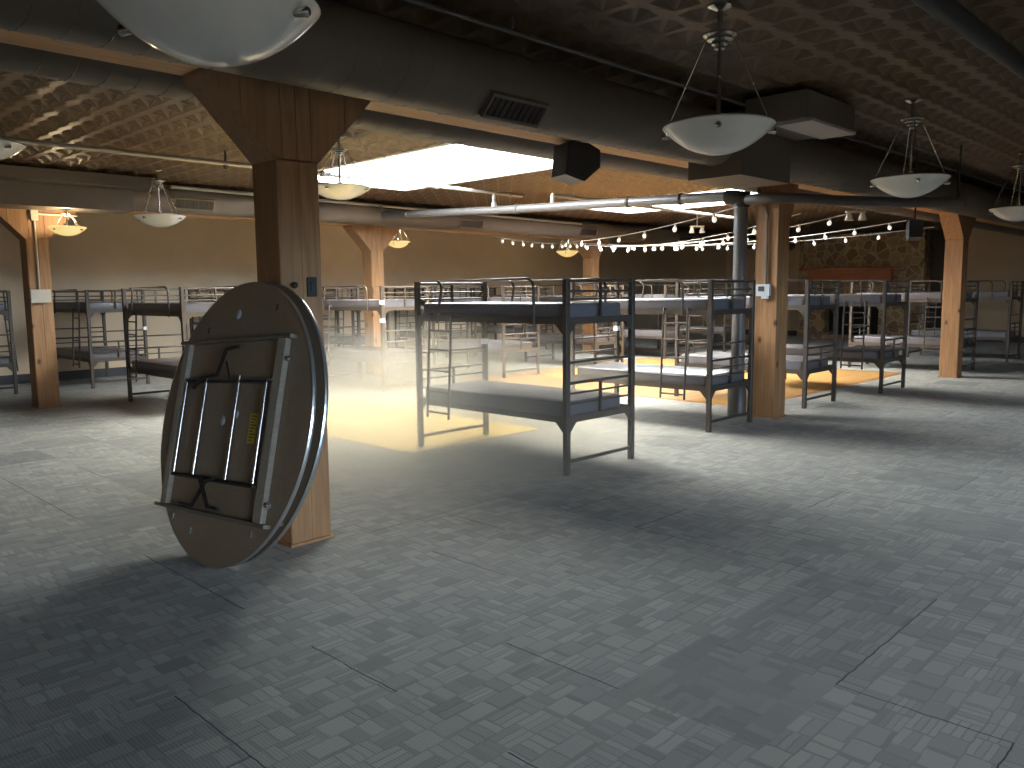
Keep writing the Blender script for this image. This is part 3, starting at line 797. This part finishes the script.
# ------------------------------------------------------------------ bunk beds
BW, BL, BH, PS = 0.96, 1.98, 1.65, 0.05
def bunk_proto(flip):
    """flip False: ladder at the far end (+y) of the -x side; True: ladder at the near end"""
    t = thing('bunk_bed', 'x', 'bunk bed')
    hx, hy = BW/2, BL/2
    for sx in (-1, 1):
        for sy in (-1, 1):
            cx, cyy = sx*(hx-PS/2), sy*(hy-PS/2)
            m = MB().cbox(cx-PS/2, cyy-PS/2, 0.004, cx+PS/2, cyy+PS/2, BH-0.006, 0.005)
            m.box(cx-PS/2-0.001, cyy-PS/2-0.001, BH-0.006, cx+PS/2+0.001, cyy+PS/2+0.001, BH)
            m.box(cx-PS/2+0.004, cyy-PS/2+0.004, 0, cx+PS/2-0.004, cyy+PS/2-0.004, 0.004)
            m.build('post', MBED, t)
    xi = hx-PS
    for sy in (-1, 1):
        y = sy*(hy-PS/2)
        m = MB()
        for z, r in ((1.632, 0.014), (1.545, 0.010), (1.478, 0.010)): m.tube([(-xi, y, z), (xi, y, z)], r, 8)
        m.box(-0.011, y-0.011, 1.33, 0.011, y+0.011, 1.625)
        m.build('upper_end_guard', MBED, t)
        m = MB()
        for z, r in ((0.952, 0.011), (0.777, 0.014), (0.688, 0.009), (0.598, 0.009)): m.tube([(-xi, y, z), (xi, y, z)], r, 8)
        m.box(-0.011, y-0.011, 0.50, 0.011, y+0.011, 0.772)
        m.build('lower_end_guard', MBED, t)
        MB().cbox(-xi, y-0.012, 0.095, xi, y+0.012, 0.125, 0.004, 'x').build('stretcher', MBED, t)
    for z0, nm in ((1.27, 'upper_frame'), (0.443, 'lower_frame')):
        m = MB()
        z1 = z0+0.058
        for sx in (-1, 1):
            a, c = sorted((sx*(hx-0.008), sx*(hx-0.014)))
            m.box(a, -hy+PS, z0, c, hy-PS, z1)
            a, c = sorted((sx*(hx-0.014), sx*(hx-0.055)))
            m.box(a, -hy+PS, z0+0.004, c, hy-PS, z0+0.010)
        for sy in (-1, 1):
            a, c = sorted((sy*(hy-0.008), sy*(hy-0.014)))
            m.box(-xi, a, z0, xi, c, z1)
        for sx in (-1, 1):
            for sy in (-1, 1):
                g = 0.085
                px, py = sx*xi, sy*(hy-PS)
                # gusset along the side
                m.prism([(py, z0), (py-sy*g, z0), (py-sy*g*0.75, z0-0.02), (py-sy*0.02, z0-g*0.8), (py, z0-g)], sx*(hx-0.009), sx*(hx-0.015), 'yz')
                m.prism([(px, z0), (px-sx*g, z0), (px-sx*g*0.75, z0-0.02), (px-sx*0.02, z0-g*0.8), (px, z0-g)], sy*(hy-0.009), sy*(hy-0.015), 'xz')
        for i in range(9):
            y = -hy+0.2+i*(BL-0.4)/8
            m.box(-hx+0.02, y-0.012, z0+0.011, hx-0.02, y+0.012, z0+0.015)
        for i in range(5):
            x = -hx+0.16+i*(BW-0.32)/4
            m.box(x-0.01, -hy+0.03, z0+0.016, x+0.01, hy-0.03, z0+0.019)
        m.build(nm, MBED, t)
    for zb, nm in ((1.300, 'upper_mattress'), (0.470, 'lower_mattress')):
        bm = bmesh.new()
        bmesh.ops.create_cube(bm, size=1)
        bmesh.ops.scale(bm, vec=(0.80, 1.86, 0.145), verts=bm.verts)
        bmesh.ops.translate(bm, vec=(-0.035, 0, zb+0.0725), verts=bm.verts)
        vert_e = [e for e in bm.edges if abs(e.verts[0].co.z-e.verts[1].co.z) > 0.1]
        bmesh.ops.bevel(bm, geom=vert_e, offset=0.05, segments=4, affect='EDGES', profile=0.5)
        hor = [e for e in bm.edges if abs(e.verts[0].co.z-e.verts[1].co.z) < 1e-4 and len(e.link_faces) == 2 and abs(abs(e.link_faces[0].normal.z)-abs(e.link_faces[1].normal.z)) > 0.5]
        bmesh.ops.bevel(bm, geom=hor, offset=0.022, segments=3, affect='EDGES', profile=0.5)
        me = bpy.data.meshes.new(nm); bm.to_mesh(me); bm.free()
        for p_ in me.polygons: p_.use_smooth = True
        me.materials.append(MMAT)
        o = bpy.data.objects.new(nm, me); C.objects.link(o); o.parent = t
        # seam piping
        pp_ = []
        for sx, sy, a0 in ((1, 1, 0), (-1, 1, PI/2), (-1, -1, PI), (1, -1, 3*PI/2)):
            for k in range(5):
                a = a0+PI/2*k/4
                pp_.append((-0.035+sx*(0.40-0.05)+math.cos(a)*0.051, sy*(0.93-0.05)+math.sin(a)*0.051, zb+0.125))
        MB().tube(pp_, 0.004, 6, closed=True).build('piping', MMAT, o)
    f = -1 if flip else 1
    def hoop(x, ya, yb):
        rr = 0.08; zt = 1.655
        pts = [(x, ya, 1.262), (x, ya, zt-rr)]
        pts += [(x, ya+rr*(1-math.cos(q)) * (1 if yb > ya else -1), zt-rr+rr*math.sin(q)) for q in [PI/2*i/6 for i in range(1, 7)]]
        pts += [(x, yb-rr*math.sin(q) * (1 if yb > ya else -1), zt-rr+rr*math.cos(q)) for q in [PI/2*i/6 for i in range(0, 7)]]
        pts += [(x, yb, 1.262)]
        return MB().tube(pts, 0.0125, 8)
    # with the near end at y = -hy: hoop from 0.36 to 1.63 of the length, ladder beside it
    ya, yb = f*(-hy+0.36), f*(-hy+1.63)
    hoop(-hx-0.010, min(ya, yb), max(ya, yb)).build('guard_rail', MBED, t)
    hoop(hx+0.010, min(-ya, -yb), max(-ya, -yb)).build('guard_rail', MBED, t)
    l0, l1 = f*(-hy+1.40), f*(-hy+1.71)
    ld = MB()
    for y in (l0, l1):
        ld.tube([(-hx+0.012, y, 1.335), (-hx-0.028, y, 1.345), (-hx-0.032, y, 1.28), (-hx-0.085, y, 0.345)], 0.0125, 8)
    lad = ld.build('ladder', MBED, t)
    for z in (0.40, 0.60, 0.80, 1.0, 1.18):
        xx = -hx-0.032-0.053*(1.28-z)/(1.28-0.345)
        MB().tube([(xx, l0, z), (xx, l1, z)], 0.010, 8).build('rung', MBED, lad)
    return t
bunkF = bunk_proto(False); bunkT = bunk_proto(True)
used = set()
def bunk(kind, ax, ay, label, rz=0.0, tags=()):
    """ax, ay: the corner nearest the camera's left (the -x -y corner) on the floor"""
    proto = {'F': bunkF, 'T': bunkT}[kind]
    if kind in used: o = copy_tree(proto)
    else: o = proto; used.add(kind)
    o.location = (ax+BW/2, ay+BL/2, 0); o.rotation_euler = (0, 0, rz)
    o['label'] = label; o['group'] = 'bunk beds set out in rows'
    PENDING.append((o, tags))
    return o
PENDING = []
R1 = 4.36
bunk('F', 5.11, R1, 'black steel bunk bed standing closest, in front of the sunlit patch of floor', tags=[(1, 1, 1.02)])
bunk('T', 7.72, R1+0.20, 'black bunk bed with its ladder at the near end, in front of the standpipe', tags=[(1, 1, 1.05)])
bunk('F', 10.07, R1+0.20, 'black bunk bed just past the thermostat column on the edge of the wooden floor')
bunk('T', 12.22, R1+0.02, 'black bunk bed at the front of its row, in front of the fireplace', tags=[(-1, 1, 1.12)])
bunk('T', 15.88, R1+0.02, 'dark bunk bed half hidden behind the orange-lit column')
bunk('F', 18.9, R1-0.05, 'shadowed bunk bed past the orange-lit column, farthest along its row')
R2 = 10.25
bunk('F', 4.52, 10.32, 'bunk bed between the beige junction box column and the round tables')
bunk('F', 7.62, R2, 'bunk bed with white tags on its post, right behind the column of the round tables', tags=[(-1, -1, 1.40), (-1, -1, 1.12)])
bunk('F', 10.28, R2, 'bunk bed seen through the closest bunk, standing on the corner of the orange wooden floor')
bunk('T', 12.9, R2, 'bunk bed in the second row beside the near post of the closest bunk', )
bunk('F', 15.4, R2, 'bunk bed far back between the closest bunk and the second one')
bunk('T', 18.0, R2, 'bunk bed in the dark behind the standpipe')
R3 = 14.45
bunk('F', 2.76, R3+0.25, 'bunk bed cut off by the left edge of the picture, ladder hanging on its side', rz=PI)
bunk('T', 4.76, R3+0.05, 'bunk bed against the back wall beside the beige junction box column', tags=[(1, -1, 0.98)])
bunk('F', 7.35, R3, 'bunk bed against the back wall hidden by the round tables')
bunk('T', 9.98, R3, 'bunk bed against the back wall seen behind the tagged bunk')
bunk('F', 12.6, R3, 'bunk bed against the back wall seen through the far side of the closest bunk')
bunk('T', 15.2, R3, 'bunk bed against the back wall below the lit lamp over the string lights')
tagm = MB().box(-0.026, -0.004, -0.03, 0.026, 0, 0.03).mesh('tag', MTAG)
for o, tags in PENDING:
    for sx, sy, z in tags:
        q = bpy.data.objects.new('tag', tagm); C.objects.link(q); q.parent = o
        x_ = sx*(BW/2-PS/2); y_ = sy*(BL/2-PS/2)
        q.location = (x_-PS/2-0.001, y_, z) ; q.rotation_euler = (0, 0, -PI/2)
        q2 = q.copy(); C.objects.link(q2); q2.location = (x_, y_-PS/2-0.001, z); q2.rotation_euler = (0, 0, 0)

# ------------------------------------------------------------------ folded round tables leaning on the column
TR = 0.835
tilt = math.radians(14.3); az = math.radians(181.1)
nrm = Vector((math.cos(az)*math.cos(tilt), math.sin(az)*math.cos(tilt), math.sin(tilt)))
uu = Vector((0.019, -1.0, 0)).normalized()
vv = (nrm.cross(uu)); vv = vv if vv.z > 0 else -vv
vv.normalize()
roll = math.radians(4.0)
def round_table(C0, label, full):
    t = thing('round_table', label, 'table', (0, 0, 0), 0, 'folded round tables leaning on the column')
    c_, s_ = math.cos(roll), math.sin(roll)
    ux = uu*c_+vv*s_; vx = -uu*s_+vv*c_
    mw = Matrix((ux, vx, ux.cross(vx))).transposed().to_4x4()
    if ux.cross(vx).dot(nrm) < 0:
        mw = Matrix((ux, vx, -ux.cross(vx))).transposed().to_4x4()
    mw.translation = C0
    t.matrix_world = mw
    th = 0.018
    MB().lathe([(0, 0), (TR-0.003, 0), (TR-0.003, -th), (0, -th)], 96, smooth=False).build('tabletop', MTABLE, t)
    MB().lathe([(TR-0.003, 0.003), (TR, 0.002), (TR+0.002, -th/2), (TR, -th-0.002), (TR-0.003, -th-0.003)], 96, smooth=False, caps=False).build('edge_band', MALU, t)
    # apron frame on the underside (local +z faces the viewer)
    a0, a1, b0, b1, hh = -0.64, 0.545, -0.53, 0.47, 0.034
    MB().cbox(a0, b0, 0.0, a0+0.075, b1, hh, 0.004, 'y').build('side_batten', MAPRON, t)
    MB().cbox(a1-0.085, b0, 0.0, a1, b1, hh, 0.004, 'y').build('side_batten', MAPRON, t)
    MB().cbox(a0-0.03, b1, 0.0, a1+0.05, b1+0.022, hh+0.01, 0.003, 'x').build('cross_batten', MCROSS, t)
    MB().cbox(a0-0.05, b0-0.022, 0.0, a1+0.05, b0, hh+0.01, 0.003, 'x').build('cross_batten', MCROSS, t)
    for b_ in (b1-0.235, b0+0.175): MB().cbox(a0+0.075, b_, 0.0, a1-0.095, b_+0.02, 0.03, 0.003, 'x').build('inner_batten', MCROSS, t)
    if not full: return t
    for x in (-0.535, -0.285, 0.10, 0.40):
        MB().tube([(x, b0+0.20, 0.026), (x-0.005, b1-0.20 if x in (-0.285, 0.10) else b1-0.24, 0.026)], 0.0125, 10).build('leg', MCHROME, t)
    MB().tube([(-0.535, b1-0.235, 0.022), (0.40, b1-0.235, 0.022)], 0.012, 8).build('pivot_bar', MIRON, t)
    MB().tube([(-0.535, b0+0.185, 0.022), (0.40, b0+0.185, 0.022)], 0.012, 8).build('pivot_bar', MIRON, t)
    MB().tube([(-0.40, b1-0.28, 0.05), (-0.30, b1-0.22, 0.05), (-0.13, b1-0.20, 0.05), (-0.06, b1-0.05, 0.05), (0.08, b1-0.035, 0.05)], 0.012, 8).build('brace', MIRON, t)
    MB().tube([(-0.05, b1-0.12, 0.045), (0.02, b1-0.22, 0.045)], 0.006, 6).build('brace', MIRON, t)
    MB().tube([(-0.34, b0+0.02, 0.05), (-0.20, b0+0.02, 0.05), (-0.08, b0+0.17, 0.05), (0.02, b0+0.20, 0.05)], 0.012, 8).build('brace', MIRON, t)
    MB().tube([(-0.14, b0+0.19, 0.055), (-0.06, b0+0.10, 0.055), (0.0, b0+0.03, 0.055), (0.12, b0+0.03, 0.055)], 0.012, 8).build('brace', MIRON, t)
    for (x, y, r_) in ((-0.07, 0.645, 0.030), (-0.075, 0.005, 0.030), (0.075, 0.045, 0.024)):
        MB().lathe([(0, 0.0), (r_, 0.0), (r_, 0.002), (0, 0.002)], 24, (x, y, 0.0)).build('round_sticker', MGREYBOX, t)
    lb = MB().box(0.235, -0.115, 0.0, 0.315, 0.055, 0.002).build('warning_label', MYEL, t)
    ink = MB()
    for i in range(9):
        y = 0.040-i*0.017
        ink.box(0.245, y-0.003, 0.002, 0.305-0.014*((i*7) % 3), y+0.003, 0.0026)
    ink.build('print', MINK, lb)
    for (x, y) in ((0.55, 0.36), (0.55, -0.43)):
        MB().tube([(x-0.03, y, 0.019), (x+0.045, y, 0.019)], 0.010, 8).lathe([(0.018, -0.01), (0.018, 0.01)], 10, (x+0.02, y, 0.019), 'x').build('bolt', MCHROME, t)
    for (x, y) in ((-0.50, -0.60), (0.42, -0.60), (-0.40, 0.56), (0.36, 0.66), (-0.26, -0.66)):
        MB().box(x-0.008, y-0.018, 0, x+0.008, y+0.018, 0.006).build('clip', MCHROME, t)
    return t
C0 = Vector((2.195, 4.46, TR*math.cos(tilt)+0.003))
round_table(C0, 'round folding table with folded steel legs and a yellow label, in front of its pair', True)
sep = 0.10
C1 = C0-nrm*sep
C1.z = TR*math.cos(tilt)+0.003
C1 = C1 + Vector((-0.022, 0, 0))
round_table(C1, 'round folding table behind, of which only the metal rim shows', False)

# ------------------------------------------------------------------ haze volume added in place of lens glare by the sunlit patch
hz = bpy.data.materials.new('glare_haze'); hz.use_nodes = True
N = hz.node_tree.nodes; L = hz.node_tree.links
N.remove(N['Principled BSDF'])
vs_ = N.new('ShaderNodeVolumeScatter'); vs_.inputs['Color'].default_value = (1.0, 0.95, 0.85, 1); vs_.inputs['Anisotropy'].default_value = 0.1
tc = N.new('ShaderNodeTexCoord'); ln = N.new('ShaderNodeVectorMath'); ln.operation = 'LENGTH'
L.new(tc.outputs['Object'], ln.inputs[0])
mr = N.new('ShaderNodeMapRange'); mr.interpolation_type = 'SMOOTHSTEP'
mr.inputs['From Min'].default_value = 0.1; mr.inputs['From Max'].default_value = 1.0
mr.inputs['To Min'].default_value = 0.8; mr.inputs['To Max'].default_value = 0.0
L.new(ln.outputs['Value'], mr.inputs['Value']); L.new(mr.outputs['Result'], vs_.inputs['Density'])
va_ = N.new('ShaderNodeVolumeAbsorption'); va_.inputs['Color'].default_value = (1.0, 0.93, 0.78, 1)
L.new(mr.outputs['Result'], va_.inputs['Density'])
vadd = N.new('ShaderNodeAddShader'); L.new(vs_.outputs[0], vadd.inputs[0]); L.new(va_.outputs[0], vadd.inputs[1])
L.new(vadd.outputs[0], N['Material Output'].inputs['Volume'])
hm = bpy.data.meshes.new('haze')
bm = bmesh.new(); bmesh.ops.create_icosphere(bm, subdivisions=3, radius=1.0)
for v_ in bm.verts:
    if v_.co.z < -0.18: v_.co.z = -0.18
bm.to_mesh(hm); bm.free()
hm.materials.append(hz)
ho = bpy.data.objects.new('haze', hm); C.objects.link(ho)
ho.location = (4.7, 5.9, 0.15); ho.scale = (2.7, 2.7, 1.35)
tag(ho, 'pale haze standing in for lens glare over the pale wooden panel', 'haze', kind='stuff')

# ------------------------------------------------------------------ light
w = bpy.data.worlds.new('sky'); S.world = w; w.use_nodes = True
bg = w.node_tree.nodes['Background']
WN = w.node_tree.nodes; WL = w.node_tree.links
wtc = WN.new('ShaderNodeTexCoord'); wsx = WN.new('ShaderNodeSeparateXYZ'); WL.new(wtc.outputs['Generated'], wsx.inputs[0])
wcr = WN.new('ShaderNodeValToRGB')
we = wcr.color_ramp.elements
we[0].position = 0.49; we[0].color = (0.03, 0.028, 0.025, 1)
we[1].position = 0.51; we[1].color = (0.52, 0.73, 1.0, 1)
we3 = we.new(0.78); we3.color = (0.98, 0.96, 0.92, 1)
we2 = we.new(1.0); we2.color = (1.0, 0.93, 0.80, 1)
wma = WN.new('ShaderNodeMath'); wma.operation = 'MULTIPLY_ADD'; wma.inputs[1].default_value = 0.5; wma.inputs[2].default_value = 0.5
WL.new(wsx.outputs[2], wma.inputs[0]); WL.new(wma.outputs[0], wcr.inputs['Fac']); WL.new(wcr.outputs['Color'], bg.inputs['Color'])
bg.inputs['Strength'].default_value = 56.0
sl = bpy.data.lights.new('sun', 'SUN'); sl.energy = 7.0; sl.angle = math.radians(0.7); sl.color = (1.0, 0.76, 0.34)
so = bpy.data.objects.new('sun', sl); C.objects.link(so)
dirv = Vector((-0.453, -0.13, -1.0)).normalized()
so.rotation_euler = dirv.to_track_quat('-Z', 'Y').to_euler()
so.location = (9, 10, 12)
